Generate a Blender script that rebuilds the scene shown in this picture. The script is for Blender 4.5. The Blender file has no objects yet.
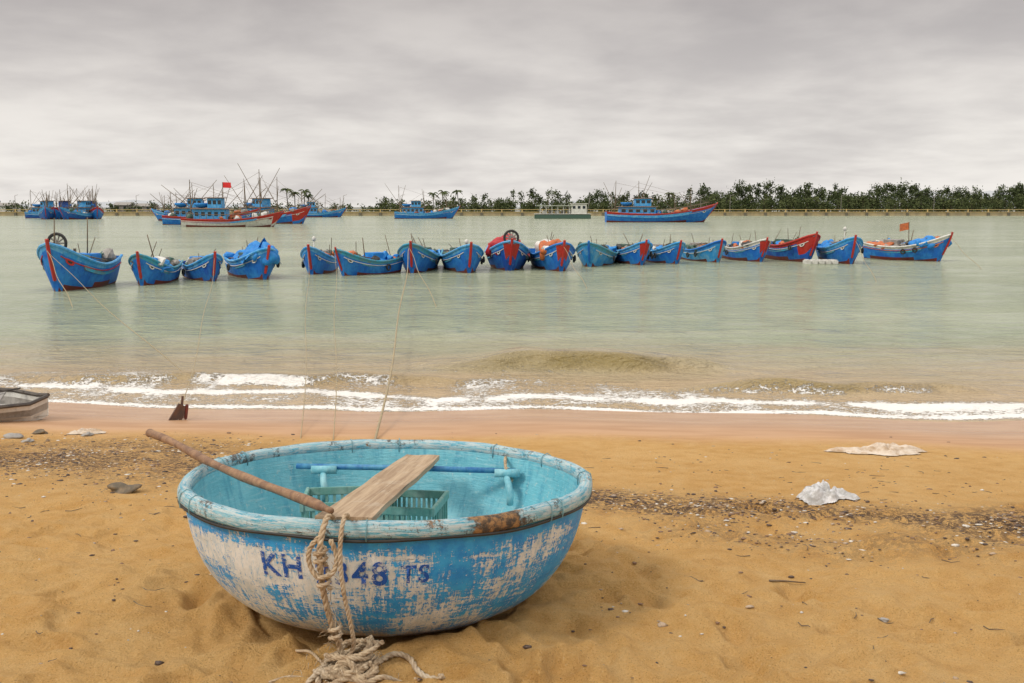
import bpy, bmesh, math, random
import numpy as np
from mathutils import Vector, Matrix, Euler
random.seed(7); rng=np.random.default_rng(7)
sc=bpy.context.scene
sc.view_settings.view_transform='Standard'; sc.view_settings.look='None'; sc.view_settings.exposure=0
COL=sc.collection

# ---------------------------------------------------------------- helpers
def sstep(a,b,x):
    t=np.clip((x-a)/(b-a),0,1); return t*t*(3-2*t)
_perm=rng.random((256,256))
def vnoise(x,y,s=1.0,o=0):
    x=np.asarray(x,float)/s+o*17.3; y=np.asarray(y,float)/s+o*9.7
    xi=np.floor(x).astype(int); yi=np.floor(y).astype(int)
    fx=x-xi; fy=y-yi; fx=fx*fx*(3-2*fx); fy=fy*fy*(3-2*fy)
    g=lambda a,b:_perm[a%256,b%256]
    return (g(xi,yi)*(1-fx)+g(xi+1,yi)*fx)*(1-fy)+(g(xi,yi+1)*(1-fx)+g(xi+1,yi+1)*fx)*fy-0.5
def shade(ob,smooth=True):
    for p in ob.data.polygons: p.use_smooth=smooth
def mkobj(name,verts,faces,mats=(),fm=None,smooth=False,parent=None):
    me=bpy.data.meshes.new(name); me.from_pydata([tuple(v) for v in verts],[],faces)
    for m in mats: me.materials.append(m)
    if fm is not None: me.polygons.foreach_set('material_index',fm)
    me.update()
    ob=bpy.data.objects.new(name,me); COL.objects.link(ob)
    if smooth: shade(ob)
    if parent: ob.parent=parent
    return ob
def empty(name,loc,rot=(0,0,0)):
    e=bpy.data.objects.new(name,None); e.empty_display_size=.3; e.location=loc; e.rotation_euler=rot; COL.objects.link(e); return e
def keep(child,par):
    M=Matrix.LocRotScale(par.location,par.rotation_euler,par.scale)
    child.parent=par; child.matrix_parent_inverse=M.inverted()
class MB:
    """mesh accumulator"""
    def __init__(s): s.v=[];s.f=[];s.m=[]
    def add(s,vs,fs,mi=0):
        o=len(s.v); s.v+= [tuple(v) for v in vs]; s.f+=[tuple(i+o for i in f) for f in fs]; s.m+=[mi]*len(fs)
    def box(s,c,d,mi=0,rot=None,bev=0.0):
        bm=bmesh.new(); bmesh.ops.create_cube(bm,size=1)
        for v in bm.verts: v.co=Vector((v.co.x*d[0],v.co.y*d[1],v.co.z*d[2]))
        if bev>0: bmesh.ops.bevel(bm,geom=list(bm.edges),offset=bev,segments=2,affect='EDGES')
        R=Euler(rot).to_matrix() if rot else Matrix.Identity(3)
        s.bm(bm,Matrix.Translation(Vector(c))@R.to_4x4(),mi)
    def bm(s,bm,M,mi=0):
        bm.verts.index_update()
        s.add([M@v.co for v in bm.verts],[[v.index for v in f.verts] for f in bm.faces],mi); bm.free()
    def tube(s,pts,r,n=8,mi=0):
        pts=[Vector(p) for p in pts]; rs=r if isinstance(r,(list,tuple)) else [r]*len(pts)
        vs=[];fs=[]; up=Vector((0,0,1)); pu=None
        for i,p in enumerate(pts):
            d=(pts[min(i+1,len(pts)-1)]-pts[max(i-1,0)]).normalized()
            if pu is None:
                a=d.cross(up) if abs(d.z)<.95 else d.cross(Vector((1,0,0)))
            else: a=pu-d*pu.dot(d)
            a.normalize(); pu=a; b=d.cross(a)
            for k in range(n):
                t=2*math.pi*k/n; vs.append(p+(a*math.cos(t)+b*math.sin(t))*rs[i])
        for i in range(len(pts)-1):
            for k in range(n):
                fs.append((i*n+k,i*n+(k+1)%n,(i+1)*n+(k+1)%n,(i+1)*n+k))
        fs.append(tuple(range(n))[::-1]); fs.append(tuple((len(pts)-1)*n+k for k in range(n)))
        s.add(vs,fs,mi)
    def blob(s,c,d,mi=0,amp=.25,sub=2,seed=0):
        bm=bmesh.new(); bmesh.ops.create_icosphere(bm,subdivisions=sub,radius=.5)
        r=random.Random(seed); k=[Vector((r.uniform(-6,6),r.uniform(-6,6),r.uniform(-6,6))) for _ in range(5)]
        for v in bm.verts:
            q=1+amp*sum(math.sin(v.co.dot(a)*1.6+i) for i,a in enumerate(k))/2.5
            v.co=Vector((v.co.x*d[0]*q,v.co.y*d[1]*q,max(v.co.z,-.35)*d[2]*q))
        s.bm(bm,Matrix.Translation(Vector(c)),mi)
    def obj(s,name,mats,smooth=False,parent=None):
        return mkobj(name,s.v,s.f,mats,s.m,smooth,parent)
def rope_mesh(mb,pts,r,mi=0,pitch=None,res=None):
    """three twisted strands following a smooth path"""
    P=[Vector(p) for p in pts]
    out=[]
    for i in range(len(P)-1):
        p0=P[max(i-1,0)];p1=P[i];p2=P[i+1];p3=P[min(i+2,len(P)-1)]
        n=max(2,int((p2-p1).length/(res or r*1.0)))
        for k in range(n):
            t=k/n
            out.append(.5*((2*p1)+(-p0+p2)*t+(2*p0-5*p1+4*p2-p3)*t*t+(-p0+3*p1-3*p2+p3)*t**3))
    out.append(P[-1]); pitch=pitch or r*7
    L=0; a=None; strands=[[],[],[]]
    for i,p in enumerate(out):
        if i: L+=(p-out[i-1]).length
        d=(out[min(i+1,len(out)-1)]-out[max(i-1,0)]).normalized()
        if a is None: a=d.cross(Vector((.3,.2,1))).normalized()
        else: a=(a-d*a.dot(d)).normalized()
        b=d.cross(a)
        for s in range(3):
            t=L/pitch*2*math.pi+s*2.094
            strands[s].append(p+(a*math.cos(t)+b*math.sin(t))*r*.52)
    for s in strands: mb.tube(s,r*.56,5,mi)

# ---------------------------------------------------------------- materials
def newmat(name):
    m=bpy.data.materials.new(name); m.use_nodes=True; nt=m.node_tree
    return m,nt,nt.nodes['Principled BSDF']
class N:
    def __init__(s,nt): s.nt=nt
    def n(s,t,**k):
        nd=s.nt.nodes.new(t)
        for a,b in k.items(): setattr(nd,a,b)
        return nd
    def l(s,a,b): s.nt.links.new(a,b)
    def put(s,sock,v):
        if isinstance(v,bpy.types.NodeSocket): s.l(v,sock)
        else: sock.default_value=v
    def noise(s,vec,scale,detail=4,rough=.55,dist=0):
        nd=s.n('ShaderNodeTexNoise'); nd.inputs['Scale'].default_value=scale; nd.inputs['Detail'].default_value=detail
        nd.inputs['Roughness'].default_value=rough; nd.inputs['Distortion'].default_value=dist
        if vec: s.l(vec,nd.inputs['Vector'])
        return nd.outputs['Fac']
    def scale(s,vec,sc):
        nd=s.n('ShaderNodeMapping'); nd.inputs['Scale'].default_value=sc; s.l(vec,nd.inputs['Vector']); return nd.outputs[0]
    def m(s,op,a,b=0.0,c=None,clamp=False):
        nd=s.n('ShaderNodeMath',operation=op,use_clamp=clamp); s.put(nd.inputs[0],a); s.put(nd.inputs[1],b)
        if c is not None: s.put(nd.inputs[2],c)
        return nd.outputs[0]
    def ss(s,x,a,b,lo=0.,hi=1.):
        if a>b: a,b,lo,hi=b,a,hi,lo
        nd=s.n('ShaderNodeMapRange',interpolation_type='SMOOTHSTEP'); s.put(nd.inputs[0],x)
        nd.inputs[1].default_value=a; nd.inputs[2].default_value=b; nd.inputs[3].default_value=lo; nd.inputs[4].default_value=hi
        return nd.outputs[0]
    def mix(s,f,a,b):
        nd=s.n('ShaderNodeMix',data_type='RGBA'); s.put(nd.inputs[0],f)
        for i,v in ((6,a),(7,b)):
            if isinstance(v,tuple): nd.inputs[i].default_value=(*v[:3],1)
            else: s.l(v,nd.inputs[i])
        return nd.outputs[2]
    def bump(s,h,strength,dist,normal=None):
        nd=s.n('ShaderNodeBump'); nd.inputs['Strength'].default_value=strength; nd.inputs['Distance'].default_value=dist
        s.l(h,nd.inputs['Height'])
        if normal: s.l(normal,nd.inputs['Normal'])
        return nd.outputs[0]
    def obj(s): return s.n('ShaderNodeTexCoord').outputs['Object']
    def attr(s,name): return s.n('ShaderNodeAttribute',attribute_name=name).outputs['Fac']
_pm={}
def paint(name,col,col2=None,wear=.35,scale=3.0,rough=.55,bump=.15):
    if name in _pm: return _pm[name]
    m,nt,b=newmat(name); g=N(nt); o=g.obj()
    c2=col2 or tuple(c*.55+.05 for c in col)
    f=g.ss(g.noise(o,scale,8,.7),.5-.1,.62+(.5-wear)*.3)
    f2=g.noise(g.scale(o,(1,1,.25)),scale*4,5,.6)
    base=g.mix(g.m('MULTIPLY',f,wear*1.6,clamp=True),col,c2)
    dark=g.mix(g.ss(f2,.45,.75,0,.45),base,tuple(c*.45 for c in col))
    g.l(dark,b.inputs['Base Color']); b.inputs['Roughness'].default_value=rough
    g.l(g.bump(f2,bump,.02),b.inputs['Normal'])
    _pm[name]=m; return m
BLUE=paint('paint_blue',(.008,.15,.60),(.04,.30,.70),.45,2.5)
BLUE2=paint('paint_blue_light',(.02,.30,.72),(.20,.48,.70),.5,2.5)
BLUE3=paint('paint_blue_dark',(.01,.08,.42),(.02,.20,.55),.5,2.5)
RED=paint('paint_red',(.50,.025,.018),(.34,.06,.04),.4,2.5)
MAROON=paint('paint_antifoul',(.2,.03,.025),(.10,.05,.04),.5,3)
WHITE=paint('paint_white',(.72,.72,.68),(.45,.42,.38),.4,2.5)
DECK=paint('deck_wood',(.10,.22,.30),(.16,.14,.11),.6,4)
CYANI=paint('paint_inner',(.04,.36,.55),(.16,.25,.25),.5,4)
ORANGE=paint('net_orange',(.62,.16,.04),(.3,.1,.05),.5,8)
NETG=paint('net_green',(.04,.13,.10),(.10,.10,.07),.5,8)
NETB=paint('tarp_blue',(.01,.20,.62),(.03,.32,.68),.4,4)
REDT=paint('tarp_red',(.5,.02,.03),(.3,.03,.04),.4,5)
BLACK=paint('rubber_black',(.02,.02,.02),(.05,.045,.04),.4,4)
POLE=paint('pole_wood',(.20,.14,.08),(.10,.08,.06),.5,5)
GREY=paint('weathered_grey',(.35,.33,.30),(.2,.18,.16),.5,6)
GLASS=paint('window_dark',(.02,.03,.04),(.03,.04,.05),.2,3,.15)
CONC=paint('concrete_ochre',(.46,.36,.20),(.30,.25,.17),.5,.3)
TIN=paint('roof_tin',(.33,.20,.14),(.25,.22,.2),.5,1)
GREENP=paint('paint_green',(.06,.25,.17),(.15,.3,.22),.4,2)

# ---------------------------------------------------------------- world
w=bpy.data.worlds.new('World'); sc.world=w; w.use_nodes=True; nt=w.node_tree; nt.nodes.clear(); g=N(nt)
SUN_EL=44; SUN_AZ=236   # azimuth clockwise from +Y
sky=g.n('ShaderNodeTexSky',sky_type='NISHITA'); sky.sun_disc=False; sky.sun_elevation=math.radians(SUN_EL); sky.sun_rotation=math.radians(SUN_AZ)
sky.air_density=1; sky.dust_density=3
b1=g.n('ShaderNodeBackground'); b1.inputs[1].default_value=.1; g.l(sky.outputs[0],b1.inputs[0])
tc=g.n('ShaderNodeTexCoord').outputs['Generated']
sx=g.n('ShaderNodeSeparateXYZ'); g.l(tc,sx.inputs[0]); X,Y,Z=sx.outputs
zc=g.m('ADD',g.m('MAXIMUM',Z,0.0),.16)
cb=g.n('ShaderNodeCombineXYZ'); g.l(g.m('DIVIDE',X,zc),cb.inputs[0]); g.l(g.m('DIVIDE',Y,zc),cb.inputs[1])
n1=g.noise(cb.outputs[0],.62,5,.5,.15); n2=g.noise(cb.outputs[0],2.3,7,.55,.15)
cl=g.m('ADD',g.m('MULTIPLY',n1,.66),g.m('MULTIPLY',n2,.34))
cl=g.ss(cl,.37,.63)
ramp=g.n('ShaderNodeValToRGB'); cr=ramp.color_ramp; g.l(Z,ramp.inputs[0])
cr.elements[0].position=0; cr.elements[0].color=(.87,.84,.81,1)
cr.elements[1].position=.05; cr.elements[1].color=(.84,.81,.78,1)
for p,c in ((.11,(.76,.72,.69)),(.20,(.54,.50,.48)),(.32,(.60,.57,.55)),(.55,(1.15,1.11,1.07)),(1,(1.65,1.60,1.54))):
    e=cr.elements.new(p); e.color=(*c,1)
cc=g.mix(cl,(.80,.785,.79),(1.13,1.12,1.10))
mul=g.n('ShaderNodeMix',data_type='RGBA',blend_type='MULTIPLY'); mul.inputs[0].default_value=1; g.l(ramp.outputs[0],mul.inputs[6]); g.l(cc,mul.inputs[7])
b2=g.n('ShaderNodeBackground'); b2.inputs[1].default_value=1.0; g.l(mul.outputs[2],b2.inputs[0])
ms=g.n('ShaderNodeMixShader'); ms.inputs[0].default_value=.9; g.l(b1.outputs[0],ms.inputs[1]); g.l(b2.outputs[0],ms.inputs[2])
out=g.n('ShaderNodeOutputWorld'); g.l(ms.outputs[0],out.inputs[0])
sl=bpy.data.lights.new('sun','SUN'); sl.energy=1.5; sl.angle=math.radians(11); sl.color=(1,.93,.82)
so=bpy.data.objects.new('sun',sl); COL.objects.link(so)
az=math.radians(SUN_AZ); el=math.radians(SUN_EL)
sd=Vector((math.sin(az)*math.cos(el),math.cos(az)*math.cos(el),math.sin(el)))
so.rotation_euler=sd.to_track_quat('Z','Y').to_euler()

# ---------------------------------------------------------------- camera
cam=bpy.data.cameras.new('camera'); cam.lens=35; cam.sensor_width=36; cam.clip_end=6000; cam.clip_start=.05
co=bpy.data.objects.new('camera',cam); COL.objects.link(co); co.location=(0,0,2.6); co.rotation_euler=(math.radians(90-7.7),0,0); sc.camera=co

# ---------------------------------------------------------------- terrain
def shore(x):
    x=np.asarray(x,float); xc=np.clip(x,-40,40)
    return 12.55-.07*xc+.16*np.sin(x*.75+.5)+.07*np.sin(x*1.9+1)
def ground_base(x,y):
    x=np.asarray(x,float);y=np.asarray(y,float)
    s=shore(x)-y
    z=.1*s
    z=np.where(z>.70,.70+.26*(1-np.exp(-(z-.70)/.26)),z)
    z=np.maximum(z,-1.3)
    far=sstep(300,306,y); z=z*(1-far)+.9*far
    return z
BC=(-.572,4.43)
fp=[]
for i in range(380):
    fx=rng.uniform(-3.6,4.2); fy=rng.uniform(2.4,6.6) 
    fp.append((fx,fy,rng.uniform(0,math.pi),rng.uniform(.4,1.4)))
for k in range(9):
    x0=rng.uniform(-2.5,3);y0=rng.uniform(2.6,5);a=rng.uniform(0,2*math.pi)
    for i in range(9):
        sgn=1 if i%2 else -1
        fp.append((x0+math.cos(a)*i*.42-math.sin(a)*.09*sgn,y0+math.sin(a)*i*.42+math.cos(a)*.09*sgn,a,1.7))
def spaced(lo,hi,step,end_lo,end_hi,gr):
    a=list(np.arange(lo,hi,step)); s=step; v=a[-1]
    while v<end_hi: s*=gr; v+=s; a.append(v)
    s=step; v=lo; pre=[]
    while v>end_lo: s*=gr; v-=s; pre.append(v)
    return np.array(pre[::-1]+a)
xs=spaced(-3.0,3.4,.0175,-3000,3000,1.052)
ys=np.concatenate([np.array([-40,-20,-10,-5,-2,0,1,1.8,2.3,2.6,2.8]),
    np.arange(2.9,6.8,.0175),np.arange(6.8,13.6,.04),13.6*np.power(1.06,np.arange(0,54)),np.array([320,340,380,450,600,900,1500,3000,5000])])
ys=np.sort(np.concatenate([np.unique(ys),[299,300,301.5,303,304.5,306]]))
GX,GY=np.meshgrid(xs,ys)
Zg=ground_base(GX,GY)
dry=sstep(2.9,4.6,shore(GX)-GY)
near=(GY<16)&(np.abs(GX)<25)
wx_=GX+.06*vnoise(GX,GY,.2,70); wy_=GY+.06*vnoise(GX,GY,.2,71)
lump=.060*vnoise(wx_,wy_,.9,1)+.045*vnoise(wx_,wy_,.33,2)+.032*vnoise(wx_,wy_,.15,3)+.017*vnoise(wx_,wy_,.07,4)+.009*vnoise(GX,GY,.035,6)
rough=dry*(.22+.78*sstep(5.4,6.8,shore(GX)-GY))
Zg+=np.where(near,lump*rough+.012*vnoise(GX,GY,1.5,5)*(1-dry),0)
for (fx,fy,a,d) in fp:
    ix=np.where(np.abs(xs-fx)<.4)[0]; iy=np.where(np.abs(ys-fy)<.4)[0]
    if len(ix)==0 or len(iy)==0: continue
    sl_=np.ix_(iy,ix); dx=GX[sl_]-fx; dy=GY[sl_]-fy
    u=(dx*math.cos(a)+dy*math.sin(a))/.135; v=(-dx*math.sin(a)+dy*math.cos(a))/.06
    r2=u*u+v*v
    Zg[sl_]+=d*(-.024*np.exp(-r2**1.5)+.011*np.exp(-((np.sqrt(r2)-1.45)/.4)**2))
rb=np.sqrt((GX-BC[0])**2+(GY-BC[1])**2)
Zg+=.035*np.exp(-((rb-.72)/.10)**2)*(1+.8*vnoise(GX,GY,.2,8))
Zg=np.where(rb<.62,np.minimum(Zg,.78),Zg)
ny,nx=GX.shape
idx=np.arange(ny*nx).reshape(ny,nx)
F=np.stack([idx[:-1,:-1],idx[:-1,1:],idx[1:,1:],idx[1:,:-1]],-1).reshape(-1,4)
def gridmesh(name,V,F,mat):
    me=bpy.data.meshes.new(name); me.vertices.add(len(V)); me.vertices.foreach_set('co',V.astype(np.float32).ravel())
    me.loops.add(F.size); me.loops.foreach_set('vertex_index',F.astype(np.int32).ravel())
    me.polygons.add(len(F)); me.polygons.foreach_set('loop_start',np.arange(0,F.size,4,dtype=np.int32))
    me.polygons.foreach_set('use_smooth',np.ones(len(F),bool))
    me.update(calc_edges=True); me.validate(); me.materials.append(mat)
    ob=bpy.data.objects.new(name,me); COL.objects.link(ob); return ob
def setattr_(ob,name,arr):
    a=ob.data.attributes.new(name,'FLOAT','POINT'); a.data.foreach_set('value',arr.astype(np.float32).ravel())
SAND,nt,b=newmat('sand'); g=N(nt); o=g.obj()
na=g.noise(o,.8,5,.6); nb=g.noise(o,6,6,.65); nc=g.noise(o,150,3,.75); nd_=g.noise(o,38,5,.75)
c=g.mix(g.ss(na,.35,.65),(.71,.395,.120),(.78,.465,.165))
c=g.mix(g.ss(nb,.4,.7,0,.6),c,(.82,.54,.23))
c=g.mix(g.ss(nb,.48,.30,0,.45),c,(.60,.31,.090))
c=g.mix(g.ss(nc,.54,.70,0,.75),c,(.34,.16,.045))
c=g.mix(g.ss(nc,.44,.28,0,.6),c,(.90,.72,.44))
c=g.mix(g.ss(nd_,.58,.76,0,.45),c,(.40,.21,.075))
deb=g.attr('debris')
dm=g.m('MULTIPLY',g.ss(g.noise(o,24,7,.85),.43,.54),deb)
c=g.mix(dm,c,(.12,.075,.05))
wet=g.attr('wet')
wc=g.mix(g.ss(g.noise(g.scale(o,(.5,2,1)),2.2,4,.5),.35,.65),(.44,.255,.14),(.52,.32,.185))
c=g.mix(wet,c,wc)
land=g.attr('land'); c=g.mix(land,c,(.08,.09,.04))
g.l(c,b.inputs['Base Color'])
g.l(g.m('SUBTRACT',.92,g.m('MULTIPLY',g.attr('gloss'),.66)),b.inputs['Roughness'])
b.inputs['Specular IOR Level'].default_value=.3
hb=g.m('ADD',g.m('MULTIPLY',g.noise(o,20,7,.75),1.0),g.m('MULTIPLY',nc,.22))
hb=g.m('MULTIPLY',hb,g.m('SUBTRACT',1.0,g.m('MULTIPLY',wet,.93)))
g.l(g.bump(hb,1.0,.05),b.inputs['Normal'])
V=np.stack([GX,GY,Zg],-1).reshape(-1,3)
ground=gridmesh('beach_sand',V,F,SAND)
s_=shore(GX)-GY+.35*vnoise(GX,GY,1.6,11)+.12*vnoise(GX,GY,.5,12)
setattr_(ground,'wet',1-sstep(2.1,3.2,s_))
setattr_(ground,'gloss',(1-sstep(.9,2.6,s_)))
setattr_(ground,'land',sstep(301,306,GY))
def debrisf(x,y):
    a=np.exp(-((y-(6.45+.14*np.sin(x*1.7)+.09*np.sin(x*4.1)-.13*(x-1)))/.34)**2)*sstep(.0,.6,x)
    l=np.exp(-((y-(8.3+.35*np.sin(x*1.3)))/1.0)**2)*(1-sstep(-2.6,-1.4,x))
    a2=.4*np.exp(-((y-(5.6+.2*np.sin(x*2.1)))/.28)**2)*sstep(.6,1.4,x)
    return np.clip(a+.95*l+a2+.03*(y<9),0,1)
setattr_(ground,'debris',np.clip(debrisf(GX,GY)*(1.1+1.2*vnoise(GX,GY,.45,20)+.8*vnoise(GX,GY,.15,21)),0,1)-.02)
def gz(x,y):
    i=np.clip(np.searchsorted(xs,x),0,nx-1); j=np.clip(np.searchsorted(ys,y),0,ny-1)
    return float(Zg[j,i])

# ---------------------------------------------------------------- water
wx=spaced(-8,8,.05,-3000,3000,1.09)
wy=np.sort(np.concatenate([np.arange(10.6,19,.045),19*np.power(1.02,np.arange(0,140)),[301.0,303]])); wy=wy[wy<=303]
WX,WY=np.meshgrid(wx,wy); S=WY-shore(WX)
fade=sstep(0,2.5,S)
Zw=fade*(.030*vnoise(WX*.5,WY,.9,30)+.020*vnoise(WX*.6,WY,.4,31)+.08*vnoise(WX*.25,WY,3.2,32))*(WY<140)
def ridge(x0,x1,yc,h,w1,w2,bend=.0):
    win=sstep(x0,x0+(x1-x0)*.4,WX)*(1-sstep(x1-(x1-x0)*.4,x1,WX))
    d=WY-(yc+bend*(WX-(x0+x1)/2)**2+.10*np.sin(WX*2.3)+.05*np.sin(WX*5.1+1))
    h=h*(1+.6*vnoise(WX,WY,.8,60))
    return win*h*np.where(d<0,np.exp(-(d/w1)**2),np.exp(-(d/w2)**2)),win,d
r1,wn1,d1=ridge(-2.0,4.0,16.0,.32,.30,1.2,.03)
r2,wn2,d2=ridge(1.6,7.5,14.1,.15,.20,.8,.01)
r3,wn3,d3=ridge(-10,2.0,14.7,.11,.18,.7,.004)
r4,wn4,d4=ridge(-12,12,20.5,.07,.8,1.6,.0)
Zw+=r1+r2+r3+r4
foam=np.zeros_like(WX)
lobe=.22*vnoise(WX,WY*0,1.3,40)+.10*vnoise(WX,WY*0,.45,41)
e1=np.exp(-((S-.08-lobe)/.13)**2); foam+=e1*(1.05+.5*vnoise(WX,WY,.5,47))
l2=.35*vnoise(WX,WY*0,1.8,52)+.15*vnoise(WX,WY*0,.5,53)
e2=np.exp(-((S-.85-l2-.25*sstep(-3,3,-WX))/.17)**2); foam+=e2*(.58+1.1*vnoise(WX,WY,.6,49))
wband=np.where(WX<0,2.7,2.7-1.2*sstep(0,4,WX))
foam+=.64*sstep(.05,.25,S-lobe)*(1-sstep(wband*.6,wband*1.1,S))*(.72+1.0*vnoise(WX,WY,.9,41)+.8*vnoise(WX,WY,.3,42))
foam+=.66*wn3*np.exp(-((d3+.15)/.16)**2)*(.55+1.7*vnoise(WX,WY,.7,43)+1.0*vnoise(WX,WY,.25,48))
foam+=.70*wn2*np.exp(-((d2+.22)/.13)**2)*(.5+1.4*vnoise(WX,WY,.5,44)+.7*vnoise(WX,WY,.2,54))
foam+=.36*wn1*np.exp(-((d1+.5)/.2)**2)*(.6+vnoise(WX,WY,.5,45))
foam+=.38*sstep(.2,.8,S)*(1-sstep(3.5,6.5,S))*(.32+1.3*vnoise(WX*.6,WY,1.0,46))
nyw,nxw=WX.shape; idx=np.arange(nyw*nxw).reshape(nyw,nxw)
Fw=np.stack([idx[:-1,:-1],idx[:-1,1:],idx[1:,1:],idx[1:,:-1]],-1).reshape(-1,4)
WAT,nt,b=newmat('sea_water'); g=N(nt); o=g.obj()
sh=g.attr('shoredist')
big=g.noise(g.scale(o,(.25,1,1)),.12,4,.55)
deep=g.mix(g.ss(big,.35,.65),(.30,.345,.225),(.38,.42,.285))
c=g.mix(g.ss(g.m('ADD',sh,g.m('MULTIPLY',g.m('SUBTRACT',g.noise(g.scale(o,(.3,1,1)),.6,4,.6),.5),6)),1.0,9.0),(.47,.35,.21),deep)
c=g.mix(g.attr('silt_face_shade'),c,(.25,.19,.065))  # silt brown, plus the wave fronts' weaker sky reflection painted in as darker colour
fo=g.attr('foam')
vo=g.n('ShaderNodeTexVoronoi',feature='DISTANCE_TO_EDGE'); vo.inputs['Scale'].default_value=8
dn=g.n('ShaderNodeTexNoise'); dn.inputs['Scale'].default_value=5; dn.inputs['Detail'].default_value=4; g.l(o,dn.inputs['Vector'])
mv=g.n('ShaderNodeVectorMath',operation='MULTIPLY_ADD'); g.l(dn.outputs['Color'],mv.inputs[0]); mv.inputs[1].default_value=(.6,.6,.6); g.l(g.scale(o,(.7,1.1,1)),mv.inputs[2]); g.l(mv.outputs[0],vo.inputs['Vector'])
lace=g.ss(vo.outputs['Distance'],.0,.14,1,0)
fn=g.noise(g.scale(o,(.7,1.1,1)),13,8,.8)
ff=g.m('ADD',g.m('ADD',fo,g.m('MULTIPLY',lace,.34)),g.m('MULTIPLY',g.m('SUBTRACT',fn,.5),2.4))
ff=g.m('MULTIPLY',g.ss(ff,.66,.90),g.ss(fo,.05,.25))
c=g.mix(ff,c,(.82,.80,.76))
g.l(c,b.inputs['Base Color']); b.inputs['IOR'].default_value=1.33
g.l(g.m('ADD',.13,g.m('MULTIPLY',ff,.6)),b.inputs['Roughness'])
h0=g.noise(g.scale(o,(.5,1,1)),.8,3,.5,.3); h1=g.noise(g.scale(o,(.55,1,1)),2.6,5,.62,.5); h2=g.noise(g.scale(o,(.6,1,1)),9,4,.65,.3)
hh=g.m('ADD',g.m('ADD',h1,g.m('MULTIPLY',h0,1.2)),g.m('MULTIPLY',h2,.30)); hh=g.m('MULTIPLY',hh,g.ss(sh,-.2,3,.25,1))
hh=g.m('ADD',hh,g.m('MULTIPLY',ff,.10))
g.l(g.bump(hh,1.0,.28),b.inputs['Normal'])
Vw=np.stack([WX,WY,Zw],-1).reshape(-1,3)
water=gridmesh('sea_water',Vw,Fw,WAT)
setattr_(water,'shoredist',S); setattr_(water,'foam',np.clip(foam,0,1.3))
silt_face_shade=np.clip(wn1*np.exp(-((d1+.22)/.26)**2)*.95+wn2*np.exp(-((d2+.10)/.18)**2)*.7+wn3*np.exp(-((d3+.1)/.2)**2)*.5,0,1)*np.clip(.85+.9*vnoise(WX,WY,.6,61),0,1)  # front faces of the ridges, where silt and painted darkening go
setattr_(water,'silt_face_shade',silt_face_shade)

# ---------------------------------------------------------------- basket boat
TILT=math.radians(-3.4)
bb=empty('basket_boat',(BC[0],BC[1],.797),(TILT,math.radians(1.0),0)); bb.scale=(.985,.965,1.035)
prof=[(0,0),(.30,.0),(.50,.008),(.60,.035),(.69,.085),(.765,.15),(.825,.23),(.865,.31),(.893,.40),(.908,.48),(.915,.54)]
def rz(z):
    for (r0,z0),(r1_,z1) in zip(prof[1:],prof[2:]):
        if z<=z1: return r0+(r1_-r0)*(z-z0)/(z1-z0)
    return prof[-1][0]
def resamp(p,n):
    P=[Vector((a,b_)) for a,b_ in p]; out=[]
    for i in range(len(P)-1):
        p0=P[max(i-1,0)];p1=P[i];p2=P[i+1];p3=P[min(i+2,len(P)-1)]
        for k in range(n):
            t=k/n; q=.5*((2*p1)+(-p0+p2)*t+(2*p0-5*p1+4*p2-p3)*t*t+(-p0+3*p1-3*p2+p3)*t**3); out.append((max(q.x,0),q.y))
    out.append(tuple(P[-1])); return out
def wob(a): return 1+.006*math.sin(2*a+.5)+.004*math.sin(5*a+1)+.003*math.sin(11*a)
def lathe(name,pr,mat,n=180,parent=None,closed=False,wz=0):
    vs=[];fs=[];L=[0]
    for i in range(1,len(pr)): L.append(L[-1]+math.dist(pr[i],pr[i-1]))
    for i,(r,z) in enumerate(pr):
        for k in range(n):
            a=2*math.pi*k/n; q=wob(a)
            vs.append((r*q*math.cos(a),r*q*math.sin(a),z+wz*(math.sin(7*a)+.6*math.sin(17*a+2))))
    m=len(pr); rngi=range(m if closed else m-1); uv=[]
    for i in rngi:
        j=(i+1)%m
        for k in range(n):
            fs.append((i*n+k,i*n+(k+1)%n,j*n+(k+1)%n,j*n+k))
            a0=2*math.pi*k/n*.9;a1=2*math.pi*(k+1)/n*.9; l0=L[i]; l1=L[j] if j else L[-1]+.02
            uv+=[(a0,l0),(a1,l0),(a1,l1),(a0,l1)]
    ob=mkobj(name,vs,fs,[mat],None,True,parent)
    u=ob.data.uv_layers.new(name='hull'); u.data.foreach_set('uv',np.array(uv,np.float32).ravel())
    return ob
HULL,nt,b=newmat('hull_flaking_paint'); g=N(nt); o=g.obj(); uv=g.n('ShaderNodeUVMap',uv_map='hull').outputs[0]
so_=g.n('ShaderNodeSeparateXYZ'); g.l(o,so_.inputs[0]); ox,oy,oz=so_.outputs
streakH=g.noise(g.scale(uv,(5,30,1)),1.8,8,.80,.2)
streakV=g.noise(g.scale(uv,(52,6,1)),1.0,8,.78,.1)
patch=g.noise(uv,3.4,6,.65)
fine=g.noise(uv,70,5,.8)
cov=g.m('ADD',g.m('ADD',g.m('MULTIPLY',streakH,.70),g.m('MULTIPLY',streakV,.75)),g.m('MULTIPLY',patch,.80))
cov=g.m('ADD',cov,g.m('MULTIPLY',g.m('SUBTRACT',fine,.5),.60))
cov=g.m('ADD',cov,g.ss(oz,.42,.50,0,.18))
cov=g.m('ADD',cov,g.ss(ox,-.3,.6,0,.08))
cov=g.m('SUBTRACT',cov,g.m('MULTIPLY',g.ss(g.m('ABSOLUTE',g.m('SUBTRACT',oz,.37)),.03,.10,1,0),g.ss(ox,.35,.0,0,.09)))
cov=g.m('SUBTRACT',cov,g.ss(oz,.12,.02,0,.12))
isblue=g.ss(cov,1.135,1.175)
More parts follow.
